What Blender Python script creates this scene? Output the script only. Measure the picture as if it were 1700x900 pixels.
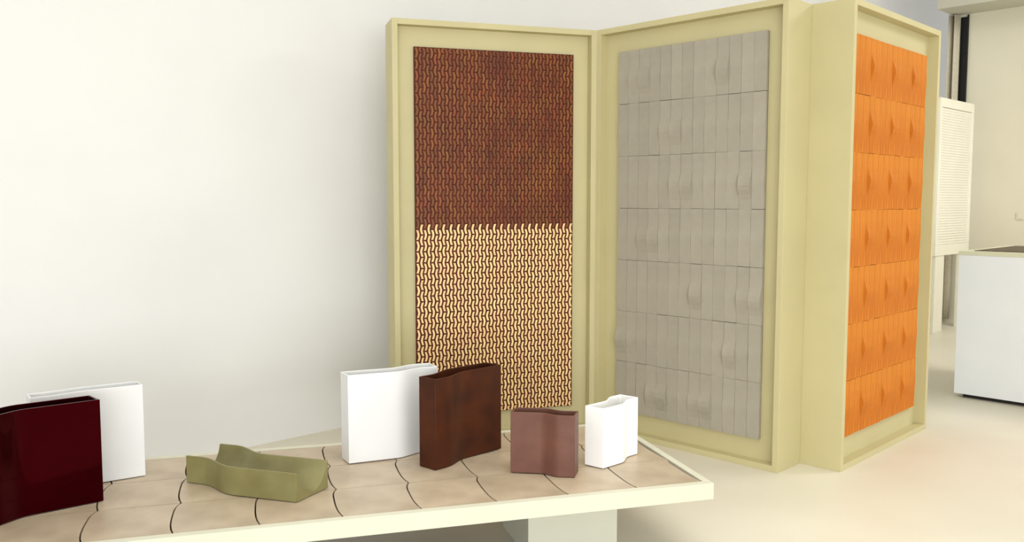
import bpy, bmesh, math, random
from mathutils import Vector, Matrix
random.seed(7)
for o in list(bpy.data.objects): bpy.data.objects.remove(o)
SC = bpy.context.scene
COL = SC.collection

# ------------------------------------------------------------------ camera
cam_d = bpy.data.cameras.new('camera'); cam = bpy.data.objects.new('camera', cam_d); COL.objects.link(cam)
cam.location = (0, 0, 1.4)
cam.rotation_euler = (math.pi/2 - .0802, 0, 0)
cam_d.sensor_fit = 'HORIZONTAL'; cam_d.sensor_width = 36
cam_d.lens = 36 * 1439.7 / 1700
cam_d.shift_y = -1.0 / 1700
cam_d.clip_end = 200
SC.camera = cam

# ------------------------------------------------------------------ world, lamps, exposure
W = bpy.data.worlds.new('overcast'); SC.world = W; W.use_nodes = True
bg = W.node_tree.nodes['Background']
bg.inputs[0].default_value = (.92, .96, 1.03, 1); bg.inputs[1].default_value = .92

def area(name, loc, target, sx, sy, power, col):
    d = bpy.data.lights.new(name, 'AREA'); d.shape = 'RECTANGLE'; d.size = sx; d.size_y = sy
    d.energy = power; d.color = col
    o = bpy.data.objects.new(name, d); COL.objects.link(o); o.location = loc
    o.rotation_euler = (Vector(target) - Vector(loc)).to_track_quat('-Z', 'Y').to_euler()
    return o
area('window_daylight', (1.4, -7.0, 1.4), (0, 4.5, .7), 9.0, 2.7, 600, (.96, .98, 1.0))
area('ceiling_luminaire', (.6, 2.0, 4.6), (.6, 2.01, 0), 3.0, 2.5, 32, (1.0, .985, .95)).data.spread = math.radians(85)
area('hall_fill', (6.2, 5.0, 4.3), (6.2, 5.5, 0), 2.0, 2.0, 150, (1.0, .985, .95))  # added fill without a known fixture, brightens the counter and back wall
SC.view_settings.view_transform = 'Standard'; SC.view_settings.look = 'None'
SC.view_settings.gamma = 1; SC.view_settings.use_curve_mapping = False
SC.view_settings.exposure = 0.11

# ------------------------------------------------------------------ materials
def s2l(c):
    return tuple(((v/255)/12.92 if v/255 <= .04045 else ((v/255+.055)/1.055)**2.4) for v in c) + (1,)

def mat(name, c1, c2=None, rough=.6, scale=6, bump=0, bscale=60, rand=0, spec=.4, island=False, coat=0, detail=3, stretch=None, metal=0):
    m = bpy.data.materials.new(name); m.use_nodes = True
    nt = m.node_tree; n = nt.nodes; l = nt.links
    b = n['Principled BSDF']; b.inputs['Roughness'].default_value = rough
    b.inputs['Specular IOR Level'].default_value = spec
    b.inputs['Metallic'].default_value = metal
    if coat: b.inputs['Coat Weight'].default_value = coat; b.inputs['Coat Roughness'].default_value = .05
    tc = n.new('ShaderNodeTexCoord'); mp = n.new('ShaderNodeMapping'); l.new(tc.outputs['Object'], mp.inputs[0])
    if stretch: mp.inputs['Scale'].default_value = stretch
    no = n.new('ShaderNodeTexNoise'); no.inputs['Scale'].default_value = scale; no.inputs['Detail'].default_value = detail
    l.new(mp.outputs[0], no.inputs['Vector'])
    cr = n.new('ShaderNodeValToRGB'); cr.color_ramp.elements[0].position = .32; cr.color_ramp.elements[1].position = .68
    cr.color_ramp.elements[0].color = s2l(c1); cr.color_ramp.elements[1].color = s2l(c2 or c1)
    l.new(no.outputs['Fac'], cr.inputs[0]); out = cr.outputs[0]
    if rand or island:
        hs = n.new('ShaderNodeHueSaturation'); mr = n.new('ShaderNodeMapRange')
        mr.inputs['To Min'].default_value = 1 - rand; mr.inputs['To Max'].default_value = 1 + rand
        if island:
            g = n.new('ShaderNodeNewGeometry'); oi = n.new('ShaderNodeObjectInfo'); ad = n.new('ShaderNodeMath'); ad.operation = 'ADD'
            fr = n.new('ShaderNodeMath'); fr.operation = 'FRACT'
            l.new(g.outputs['Random Per Island'], ad.inputs[0]); l.new(oi.outputs['Random'], ad.inputs[1]); l.new(ad.outputs[0], fr.inputs[0])
            l.new(fr.outputs[0], mr.inputs['Value'])
            hr = n.new('ShaderNodeMapRange'); hr.inputs['To Min'].default_value = .488; hr.inputs['To Max'].default_value = .512
            m2 = n.new('ShaderNodeMath'); m2.operation = 'MULTIPLY'; m2.inputs[1].default_value = 7.31; f2 = n.new('ShaderNodeMath'); f2.operation = 'FRACT'
            l.new(fr.outputs[0], m2.inputs[0]); l.new(m2.outputs[0], f2.inputs[0]); l.new(f2.outputs[0], hr.inputs['Value']); l.new(hr.outputs[0], hs.inputs['Hue'])
        else:
            oi = n.new('ShaderNodeObjectInfo'); l.new(oi.outputs['Random'], mr.inputs['Value'])
        l.new(mr.outputs[0], hs.inputs['Value']); l.new(out, hs.inputs['Color']); out = hs.outputs[0]
    l.new(out, b.inputs['Base Color'])
    if bump:
        nb = n.new('ShaderNodeTexNoise'); nb.inputs['Scale'].default_value = bscale; nb.inputs['Detail'].default_value = 4
        l.new(mp.outputs[0], nb.inputs['Vector'])
        bp = n.new('ShaderNodeBump'); bp.inputs['Strength'].default_value = bump; bp.inputs['Distance'].default_value = .004
        l.new(nb.outputs['Fac'], bp.inputs['Height']); l.new(bp.outputs[0], b.inputs['Normal'])
    return m

M = {}
M['wall'] = mat('white_plaster', (234, 233, 230), (231, 230, 227), .9, 1.5, .08, 25)
M['wall_back'] = mat('beige_plaster', (224, 218, 196), (219, 213, 191), .9, 1.5, .08, 25)
M['ceiling'] = mat('ceiling_plaster', (200, 197, 180), (196, 193, 176), .9, 2)
M['floor'] = mat('polished_screed', (226, 220, 202), (218, 211, 192), .42, 1.3, .05, 8, spec=.25, detail=6)
M['panel'] = mat('painted_panel', (198, 188, 142), (193, 183, 138), .55, 3, .05, 120)
M['tabletop'] = mat('painted_table', (210, 208, 188), (206, 204, 184), .5, 3, .04, 120)
M['grout'] = mat('dark_bed', (72, 60, 50), (58, 48, 40), .9)
M['taupe'] = mat('taupe_tile', (192, 175, 150), (168, 150, 126), .38, 7, .12, 40, rand=.05, spec=.5, detail=6)
M['grey'] = mat('grey_clay', (170, 163, 146), (160, 153, 138), .8, 9, .25, 60, rand=.035, spec=.2, detail=6)
M['greybed'] = mat('grey_bed', (58, 52, 48), (50, 46, 42), .95)
M['orange'] = mat('terracotta', (208, 130, 44), (190, 106, 28), .75, 5, .2, 60, rand=.03, spec=.2, detail=5, stretch=(6, 6, 1))
M['orangebed'] = mat('terracotta_bed', (150, 66, 24), (130, 56, 20), .95)
M['russet'] = mat('russet_screen', (92, 31, 2), (72, 24, 2), .6, 14, .2, 60, spec=.25, detail=5)
M['darkinlay'] = mat('brown_glaze', (138, 82, 26), (102, 48, 12), .5, 4, 0, rand=.25, spec=.4, island=True, detail=5)
M['creaminlay'] = mat('cream_glaze', (250, 216, 156), (242, 202, 140), .5, 9, 0, rand=.06, spec=.3, island=True)
M['oxblood'] = mat('oxblood_glaze', (30, 0, 3), (22, 0, 2), .06, 3, 0, spec=.32)
M['oxblood'].node_tree.nodes['Principled BSDF'].inputs['Specular Tint'].default_value = (1, .06, .08, 1)
M['white'] = mat('white_ceramic', (228, 228, 226), (224, 224, 222), .45, 5, .04, 80)
M['white_bright'] = mat('bright_white_ceramic', (250, 249, 246), (247, 246, 242), .5, 5, .03, 80)
M['brown'] = mat('brown_ceramic', (74, 32, 8), (54, 22, 5), .5, 10, .08, 120, spec=.22, detail=5)
M['mauve'] = mat('mauve_ceramic', (110, 72, 58), (98, 62, 50), .45, 12, .08, 120, spec=.35, detail=5)
M['olive'] = mat('olive_ceramic', (132, 126, 82), (116, 108, 64), .4, 9, .06, 100, spec=.45, detail=5)
M['lacquer'] = mat('white_lacquer', (238, 240, 240), (234, 237, 237), .45, 4)
M['desktop'] = mat('desk_rim', (216, 214, 184), None, .5)
M['darktop'] = mat('dark_brown_inlay', (92, 70, 42), (64, 52, 34), .5, 5, .1, 40)
M['black'] = mat('black_frame', (8, 8, 9), None, .5)
M['curtain'] = mat('curtain_cloth', (206, 198, 176), (196, 188, 168), .9, 30)
M['shadowgap'] = mat('dark_plinth', (40, 34, 30), None, .8)
M['stand'] = mat('cream_lacquer', (242, 238, 222), (238, 234, 218), .5, 4)

# ------------------------------------------------------------------ helpers
def mesh_obj(name, bm, m, parent=None, smooth=False, bevel=0, seg=2):
    me = bpy.data.meshes.new(name); bmesh.ops.recalc_face_normals(bm, faces=bm.faces[:]); bm.to_mesh(me); bm.free()
    me.materials.append(M[m])
    if smooth:
        for p in me.polygons: p.use_smooth = True
    o = bpy.data.objects.new(name, me); COL.objects.link(o)
    if parent: o.parent = parent
    if bevel:
        b = o.modifiers.new('bevel', 'BEVEL'); b.width = bevel; b.segments = seg; b.limit_method = 'ANGLE'; b.angle_limit = math.radians(45)
    return o

def link_mesh(name, me, parent, loc=(0, 0, 0), rot=(0, 0, 0)):
    o = bpy.data.objects.new(name, me); COL.objects.link(o); o.parent = parent; o.location = loc; o.rotation_euler = rot
    return o

def box(bm, x0, x1, y0, y1, z0, z1):
    v = [bm.verts.new((x, y, z)) for z in (z0, z1) for x, y in ((x0, y0), (x1, y0), (x1, y1), (x0, y1))]
    for f in ((3, 2, 1, 0), (4, 5, 6, 7), (0, 1, 5, 4), (1, 2, 6, 5), (2, 3, 7, 6), (3, 0, 4, 7)):
        bm.faces.new([v[i] for i in f])

def box_obj(name, dims, m, parent=None, bevel=0, **k):
    bm = bmesh.new(); box(bm, *dims); return mesh_obj(name, bm, m, parent, bevel=bevel, **k)

def tag(o, label, cat, group=None):
    o['label'] = label; o['category'] = cat
    if group: o['group'] = group
    return o

def empty(name, loc, rz=0):
    o = bpy.data.objects.new(name, None); COL.objects.link(o); o.location = loc; o.rotation_euler = (0, 0, rz)
    o.empty_display_size = .1
    return o

def structure(o): o['kind'] = 'structure'; return o

# room frame: a runs along the long white wall, b runs across the room
AD = Vector((.7223, .6915, 0)).normalized(); BD = Vector((AD.y, -AD.x, 0))
ROOM = math.atan2(AD.y, AD.x)          # local +x = a, local +y = -b
def ab(a, b, z=0): return AD*a + BD*b + Vector((0, 0, z))

# ------------------------------------------------------------------ room shell (local x = along a, local y = -b)
def room_box(name, a0, a1, b0, b1, z0, z1, m, parent=None, bevel=0):
    o = box_obj(name, (a0, a1, -b1, -b0, z0, z1), m, None, bevel)
    if parent: o.parent = parent
    else: o.rotation_euler = (0, 0, ROOM)
    return o
structure(room_box('floor', -6.5, 15, -4.541, 7.5, -.12, 0, 'floor'))
wl = structure(room_box('wall_left', -6.5, 15, -4.70, -4.541, -.12, 4.9, 'wall'))
# faint flush hatch in the white wall beside the screen: a hair-thin cover, its lower right corner showing
h = room_box('wall_hatch', 2.76, 3.125, -4.5415, -4.5395, .356, .560, 'wall', wl)
structure(room_box('ceiling', -6.5, 15, -4.70, 7.5, 4.75, 4.9, 'wall'))
structure(room_box('wall_back', 10.626, 10.80, -3.835, 7.5, 0, 4.75, 'wall_back'))
structure(room_box('trim_1', 10.12, 10.626, -3.80, 7.5, 3.50, 4.75, 'ceiling'))       # lowered ceiling in front of the back wall
# narrow black window strip beside the curtain
wn = empty('window_1', ab(10.626, -3.68, 0), ROOM); structure(wn)
box_obj('window_frame', (-.03, .0, -.042, -.030, .86, 3.49), 'black', wn)
box_obj('window_pane', (-.012, .0, -.030, .042, .86, 3.47), 'black', wn)
# switch plate on the back wall
sw = empty('wall_switch', ab(10.626, -3.03, 1.23), ROOM)
tag(sw, 'small pale switch plate on the beige back wall at the right edge of the photo', 'switch')
box_obj('plate', (-.010, 0, -.04, .04, -.04, .04), 'wall_back', sw, .002)
box_obj('rocker', (-.014, -.010, -.022, .022, -.028, .028), 'wall_back', sw, .001)

# ------------------------------------------------------------------ curtain
def curtain():
    bm = bmesh.new(); N = 60; Z = 10
    rows = []
    for k in range(Z+1):
        z = .03 + (3.49-.03)*k/Z; r = []
        for i in range(N+1):
            t = i/N
            y = -.062 + .124*t
            x = .045*math.cos(t*2*math.pi*2.0 + .25*math.sin(k*.7)) + .012*math.sin(t*19+k*.4)
            r.append(bm.verts.new((x, y, z)))
        rows.append(r)
    for a, b in zip(rows, rows[1:]):
        for i in range(N): bm.faces.new((a[i], a[i+1], b[i+1], b[i]))
    o = mesh_obj('curtain', bm, 'curtain', None, smooth=True)
    s = o.modifiers.new('solid', 'SOLIDIFY'); s.thickness = .004
    o.location = ab(10.53, -3.777, 0); o.rotation_euler = (0, 0, ROOM)
    return tag(o, 'gathered floor-length greyish curtain hanging behind the white slatted board', 'curtain')
curtain()

# ------------------------------------------------------------------ white slatted board on legs
st = empty('slatted_board', ab(9.45, -3.491, 0), ROOM)
tag(st, 'white upright board with fine horizontal slats on flat legs behind the folding screen', 'display board')
LA = .97
box_obj('leg', (.055, .30, 0, .03, 0, .82), 'stand', st, .003)
box_obj('leg', (LA-.24, LA-.02, 0, .03, 0, .82), 'stand', st, .003)
box_obj('bottom_rail', (0, LA, -.015, .045, .82, .935), 'stand', st, .003)
box_obj('top_rail', (0, LA, -.015, .045, 2.37, 2.465), 'stand', st, .003)
box_obj('side_rail', (LA-.05, LA, -.015, .045, .935, 2.37), 'stand', st, .003)
box_obj('side_rail', (0, .05, -.015, .045, .935, 2.37), 'stand', st, .003)
bm = bmesh.new(); n = 52
for i in range(n):
    z0 = .937 + i*(2.368-.937)/n; z1 = z0 + (2.368-.937)/n - .0018
    box(bm, .051, LA-.051, 0, .02, z0, z1)
box(bm, .051, LA-.051, .0205, .03, .937, 2.368)
o = mesh_obj('slats', bm, 'stand', st); o['kind'] = 'stuff'

# ------------------------------------------------------------------ white counter on the right
ct = empty('counter', ab(6.526, -2.237, 0), ROOM)      # local x = into depth, local y = -b (negative goes to the right)
tag(ct, 'white box counter with a dark brown inlaid top at the right edge', 'counter')
box_obj('plinth', (.04, 1.0, -1.75, -.05, 0, .028), 'shadowgap', ct)
box_obj('body', (0, 1.05, -1.8, 0, .028, 1.018), 'lacquer', ct, .002)
box_obj('top_rim', (-.004, 1.054, -1.804, .004, 1.018, 1.046), 'desktop', ct, .002)
box_obj('top_inlay', (.07, .98, -1.73, -.075, 1.0462, 1.0502), 'darktop', ct)

# ------------------------------------------------------------------ folding screen panels
WP, HP, RW, RD = 1.2176, 2.4046, .0317, .0595
def panel(name, origin, ang, depth, label):
    e = empty(name, (origin[0], origin[1], 0), ang)
    tag(e, label, 'display panel')
    box_obj('side_rail', (0, RW, 0, depth, 0, HP), 'panel', e, .0015)
    box_obj('side_rail', (WP-RW, WP, 0, depth, 0, HP), 'panel', e, .0015)
    box_obj('top_rail', (RW, WP-RW, 0, depth, HP-RW, HP), 'panel', e, .0015)
    box_obj('bottom_rail', (RW, WP-RW, 0, depth, 0, RW), 'panel', e, .0015)
    box_obj('back_board', (RW, WP-RW, RD, RD+.03, RW, HP-RW), 'panel', e)
    return e
a1, a2, a3 = .3008, -.7814, .7935
J = (.501, 5.2246)
p1 = panel('display_panel', (J[0]-WP*math.cos(a1), J[1]-WP*math.sin(a1)), a1, .2223,
           'tall beige framed panel with brown and cream woven-look clay screen, leftmost of three')
p2 = panel('display_panel', J, a2, .2465, 'tall beige framed panel faced with grey vertical clay tiles, middle of three')
p3 = panel('display_panel', (1.6993, 4.3851), a3, .2258, 'tall beige framed panel faced with orange terracotta tiles, rightmost of three')

# tiled areas ------------------------------------------------------
def strip_mesh(name, w, hgt, amp, m, zc=.5, asym=0, dep=.018, half=.30):
    """one upright clay strip: x 0..w, front face at y=-dep (bulges further out by amp), z 0..hgt"""
    bm = bmesh.new(); N = 12 if amp else 1
    pr = []
    for i in range(N+1):
        t = i/N; d = (t-zc)/half
        b = amp*(math.cos(d*math.pi/2)**2 if abs(d) < 1 else 0)
        pr.append((t*hgt, b))
    L = [[bm.verts.new((x, -dep-b*(1 if x == (0 if asym == 0 else w) else .72), z)) for x in (0, w)] for z, b in pr]
    B = [[bm.verts.new((x, 0, z)) for x in (0, w)] for z in (0, hgt)]
    for p, q in zip(L, L[1:]): bm.faces.new((p[0], p[1], q[1], q[0]))
    bm.faces.new([r[0] for r in L] + [B[1][0], B[0][0]])
    bm.faces.new([r[1] for r in L] + [B[1][1], B[0][1]])
    bm.faces.new((L[0][0], L[0][1], B[0][1], B[0][0])); bm.faces.new((L[-1][0], L[-1][1], B[1][1], B[1][0]))
    bm.faces.new((B[0][0], B[0][1], B[1][1], B[1][0]))
    bmesh.ops.recalc_face_normals(bm, faces=bm.faces[:])
    me = bpy.data.meshes.new(name); bm.to_mesh(me); bm.free(); me.materials.append(M[m])
    return me

# grey tiles, 13 x 7
X0, PX, PZ, Z0 = .141, .0728, .303, .144
box_obj('tile_bed', (X0+.002, X0+13*PX-.002, RD-.004, RD, Z0+.002, Z0+7*PZ-.002), 'greybed', p2)
gm = {a: strip_mesh('tile', PX-.0012, PZ-.0016, a, 'grey', .42, 1) for a in (0, .004, .008, .026, .015)}
strong = {(6, 2), (6, 9), (5, 5), (4, 6), (4, 11), (3, 3), (2, 7), (2, 12), (1, 0), (1, 10), (0, 4), (0, 8)}
for r in range(7):
    for c in range(13):
        a = .026 if (r, c) in strong else (.015 if (r, c+1) in strong and (r*3+c) % 2 else (.008 if (r, c-1) in strong and r % 2 else 0))
        if a == 0 and random.random() < .25: a = .004
        link_mesh('tile', gm[a], p2, (X0+c*PX+random.uniform(0, .0008), RD-.004-random.uniform(0, .0022), Z0+r*PZ+random.uniform(-.0009, .0009)),
                  (0, random.uniform(-.0015, .0015), random.uniform(-.008, .008)))
# orange tiles, 14 x 7, a bulge beginning at every fourth strip
OX, OP = .0967, .07205
OZ, OPZ = .154, .2995
box_obj('tile_bed', (OX+.002, OX+14*OP-.002, RD-.004, RD, OZ+.002, OZ+7*OPZ-.002), 'orangebed', p3)
om = {k: strip_mesh('tile', OP-.0013, OPZ-.0012, a, 'orange', .5, 0, half=.25) for k, a in enumerate((.015, .008, .003, 0))}
for r in range(7):
    for c in range(14):
        k = (c-3) % 4
        link_mesh('tile', om[k], p3, (OX+c*OP, RD-.004-random.uniform(0, .0012), OZ+r*OPZ+random.uniform(-.001, .001)),
                  (0, random.uniform(-.0012, .0012), random.uniform(-.005, .005)))

# woven-look clay screen with S-curved inlays
SX0, SX1, SZ0, SZ1 = .130, 1.088, .150, 2.262
box_obj('clay_slab', (SX0, SX1, RD-.018, RD, SZ0, SZ1), 'russet', p1, .001)
NC, NR = 44, 33
cp = (SX1-SX0-.006)/NC; rp = (SZ1-SZ0)/NR
def inlay_geo(bm, ox, oz, sgn, lng, w=.0114, am=.0072, th=.0022):
    n = 6; rows = []
    for i in range(n+1):
        t = i/n; xc = ox + sgn*am*(.55*math.sin(math.pi*t) + .45*(1-abs(2*t-1)) - .5); z = oz + lng*t
        rows.append([bm.verts.new((xc-w/2, 0, z)), bm.verts.new((xc-w/2, -th, z)), bm.verts.new((xc+w/2, -th, z)), bm.verts.new((xc+w/2, 0, z))])
    for p, q in zip(rows, rows[1:]):
        for k in range(3): bm.faces.new((p[k], p[k+1], q[k+1], q[k]))
    bm.faces.new(rows[0]); bm.faces.new(rows[-1][::-1])
inm = {}
for s in (1, -1):
    for m in ('creaminlay', 'darkinlay'):
        bm = bmesh.new(); inlay_geo(bm, 0, 0, s, rp-.0088)
        bmesh.ops.recalc_face_normals(bm, faces=bm.faces[:])
        me = bpy.data.meshes.new('inlay'); bm.to_mesh(me); bm.free(); me.materials.append(M[m]); inm[(s, m)] = me
bulk = {'creaminlay': bmesh.new(), 'darkinlay': bmesh.new()}
cnt = {'creaminlay': 0, 'darkinlay': 0}
YF = RD-.018
mid = SZ0 + rp*17
for c in range(NC):
    sgn = 1 if c % 2 == 0 else -1
    x = SX0 + .003 + (c+.5)*cp
    start = SZ0 + .003 + (rp*.5 if c % 2 else 0)
    if c % 2:   # short end piece at the foot
        inlay_geo(bulk['creaminlay'], x, SZ0+.003, sgn, rp*.5-.0072)
    for r in range(NR):
        z = start + r*rp
        if z > SZ1-.02: break
        lng = min(rp-.0088, SZ1-.003-z)
        m = 'creaminlay' if z < mid-.004 else 'darkinlay'
        if cnt[m] < 300 and lng > rp-.0092:
            link_mesh('cream_inlay' if m == 'creaminlay' else 'brown_inlay', inm[(sgn, m)], p1, (x, YF, z)); cnt[m] += 1
        else:
            inlay_geo(bulk[m], x, z, sgn, lng)
for m, nme in (('creaminlay', 'cream_inlays'), ('darkinlay', 'brown_inlays')):
    o = mesh_obj(nme, bulk[m], m, p1); o.location = (0, YF, 0); o['kind'] = 'stuff'

# ------------------------------------------------------------------ low table (local frame: x along front edge, right corner = 0, y = depth)
TA = .279; TO = Vector((.7604, 3.1894, 0)); TZ = .34
def tt(s, n, z=0):
    return Vector((TO.x + s*math.cos(TA) - n*math.sin(TA), TO.y + s*math.sin(TA) + n*math.cos(TA), z))
tb = empty('low_table', TO, TA)
tag(tb, 'long low cream display table topped with wavy-edged taupe tiles', 'table')
TL, TD, TT = 3.312, .945, .0617
box_obj('front_edge', (-TL, 0, 0, .034, TZ-TT, TZ), 'tabletop', tb, .0012)
box_obj('back_edge', (-TL, 0, TD-.034, TD, TZ-TT, TZ), 'tabletop', tb, .0012)
box_obj('end_edge', (-.030, 0, .034, TD-.034, TZ-TT, TZ), 'tabletop', tb, .0012)
box_obj('end_edge', (-TL, -TL+.030, .034, TD-.034, TZ-TT, TZ), 'tabletop', tb, .0012)
box_obj('tile_bed', (-TL+.030, -.030, .034, TD-.034, TZ-TT+.002, TZ-.020), 'grout', tb)
box_obj('leg', (-.643, -.270, .286, .66, 0, TZ-TT), 'tabletop', tb, .0012)
box_obj('leg', (-TL+.27, -TL+.643, .286, .66, 0, TZ-TT), 'tabletop', tb, .0012)
GP = [(0, 0), (.12, -.0085), (.25, -.0138), (.4, -.0162), (.55, -.0166), (.7, -.0162), (.82, -.0145), (.91, -.0095), (.96, -.0045), (1, 0)]
RH = (TD-.068)/3
def tile_mesh(w):
    bm = bmesh.new(); K = 8; g = .0027; rows = []
    for t, dx in GP:
        r = []
        y = .0014 + t*(RH-.0028)
        for k in range(K+1):
            u = k/K; x = g + u*(w-2*g) + dx
            z = .0185 + .0016*math.sin(math.pi*t)
            r.append(bm.verts.new((x, y, z)))
        rows.append(r)
    for p, q in zip(rows, rows[1:]):
        for k in range(K): bm.faces.new((p[k], p[k+1], q[k+1], q[k]))
    loop = rows[0] + [r[-1] for r in rows[1:]] + rows[-1][-2::-1] + [r[0] for r in rows[-2:0:-1]]
    low = [bm.verts.new((v.co.x, v.co.y, 0)) for v in loop]
    for i in range(len(loop)):
        j = (i+1) % len(loop); bm.faces.new((loop[i], low[i], low[j], loop[j]))
    bmesh.ops.recalc_face_normals(bm, faces=bm.faces[:])
    me = bpy.data.meshes.new('tile'); bm.to_mesh(me); bm.free(); me.materials.append(M['taupe'])
    for p in me.polygons: p.use_smooth = abs(p.normal.z) > .5
    me.set_sharp_from_angle(angle=math.radians(30))
    return me
tm = tile_mesh(.2685)
for r in range(3):
    for c in range(12):
        if c == 11: continue
        link_mesh('tile', tm, tb, (-.030-.2685*(c+1), .034+r*RH, TZ-.020+random.uniform(-.0004, .0004)))
tm2 = tile_mesh(TL-.060-.2685*11-.018)
for r in range(3):
    link_mesh('tile', tm2, tb, (-TL+.030+.017, .034+r*RH, TZ-.020))

# ------------------------------------------------------------------ vases and tray
ZB = TZ + .0022
def wave(t, J, t0, t1):
    s = min(1, max(0, (t-t0)/(t1-t0))); s = s*s*(3-2*s)
    return J*(s-t)

def vase(name, s, n, deg, L, w, h, J, t0, t1, m, label, group=None, th=.007):
    N = 30
    F = [(L*i/N, L*wave(i/N, J, t0, t1)) for i in range(N+1)]
    def curve(off, x0, x1):
        out = []
        for i in range(N+1):
            x = x0 + (x1-x0)*i/N; out.append((x, L*wave(x/L, J, t0, t1)+off))
        return out
    bm = bmesh.new()
    def ring(o, x0, x1, y0, y1, z):
        a = curve(y0, x0, x1); b = curve(y1, x0, x1)[::-1]
        return [bm.verts.new((x, y, z)) for x, y in a+b]
    r = [ring(0, 0, L, 0, w, 0), ring(0, 0, L, 0, w, h), ring(0, th, L-th, th, w-th, h), ring(0, th, L-th, th, w-th, .012)]
    n2 = len(r[0])
    for p, q in zip(r, r[1:]):
        for i in range(n2):
            j = (i+1) % n2; bm.faces.new((p[i], p[j], q[j], q[i]))
    for q in (r[0], r[3]):
        for i in range(N):
            bm.faces.new((q[i], q[i+1], q[n2-2-i], q[n2-1-i]))
    o = mesh_obj(name, bm, m, None, smooth=True, bevel=.0016)
    o.data.set_sharp_from_angle(angle=math.radians(38))
    p = tt(s, n, ZB); o.location = p; o.rotation_euler = (0, 0, TA + math.radians(deg))
    return tag(o, label, 'vase', group)

G = 'flat wavy ceramic vases on the low table'
vase('vase', -2.53, .215, 29.5, .41, .095, .364, .13, .10, .45, 'oxblood', 'glossy oxblood-red slab vase cut off by the left edge of the photo', G)
vase('vase', -2.425, .545, 20.8, .383, .080, .357, .06, .15, .5, 'white', 'large white slab vase standing behind the glossy oxblood-red vase', G)
vase('vase', -1.2985, .615, 13.5, .395, .090, .361, .12, .50, .85, 'white', 'large white slab vase just left of and behind the tall brown vase', G)
vase('vase', -.979, .434, 34.2, .397, .090, .363, .11, .14, .50, 'brown', 'tall matte brown slab vase in front of the cream and brown screen', G)
vase('vase', -.703, .330, -30.6, .254, .082, .240, -.125, .46, .76, 'mauve', 'small mauve-brown slab vase right of the tall brown vase', G)
vase('vase', -.338, .273, 34.8, .262, .088, .241, .15, .42, .80, 'white_bright', 'small bright white slab vase, rightmost object on the low table', G)

def tray():
    L, w, h, lip, zm = .516, .181, .103, .006, .014
    J, t0, t1 = -.14, .13, .5
    bm = bmesh.new(); N = 32; K = 24; T = []; Bt = []
    for i in range(N+1):
        t = i/N; x = L*t; yo = L*wave(t, J, t0, t1); r = []
        ys = [0, lip] + [lip+(w-2*lip)*k/K for k in range(1, K)] + [w-lip, w]
        for y in ys:
            if y <= lip or y >= w-lip: z = h
            else:
                v = abs((y-w/2)/(w/2-lip)); z = zm + (h-zm)*(.45*v**2.2 + .55*(1-math.sqrt(max(0, 1-v*v))))
            r.append(bm.verts.new((x, y+yo, z)))
        T.append(r); Bt.append([bm.verts.new((x, yo, 0)), bm.verts.new((x, w+yo, 0))])
    for p, q, a, b in zip(T, T[1:], Bt, Bt[1:]):
        for k in range(len(p)-1): bm.faces.new((p[k], p[k+1], q[k+1], q[k]))
        bm.faces.new((p[0], q[0], b[0], a[0])); bm.faces.new((p[-1], q[-1], b[1], a[1])); bm.faces.new((a[0], b[0], b[1], a[1]))
    for r, b in ((T[0], Bt[0]), (T[-1], Bt[-1])): 
        # end face as quads down to the foot
        low = [b[0]] + [bm.verts.new((v.co.x, v.co.y, 0)) for v in r[1:-1]] + [b[1]]
        for k in range(len(r)-1): bm.faces.new((r[k], r[k+1], low[k+1], low[k]))
    bmesh.ops.remove_doubles(bm, verts=bm.verts[:], dist=1e-6)
    o = mesh_obj('trough', bm, 'olive', None, smooth=True, bevel=.0012)
    o.data.set_sharp_from_angle(angle=math.radians(38))
    o.location = tt(-1.908, .549, ZB); o.rotation_euler = (0, 0, TA + math.radians(-41.0))
    tag(o, 'olive-green wavy open trough lying between the two large white vases', 'tray')
tray()
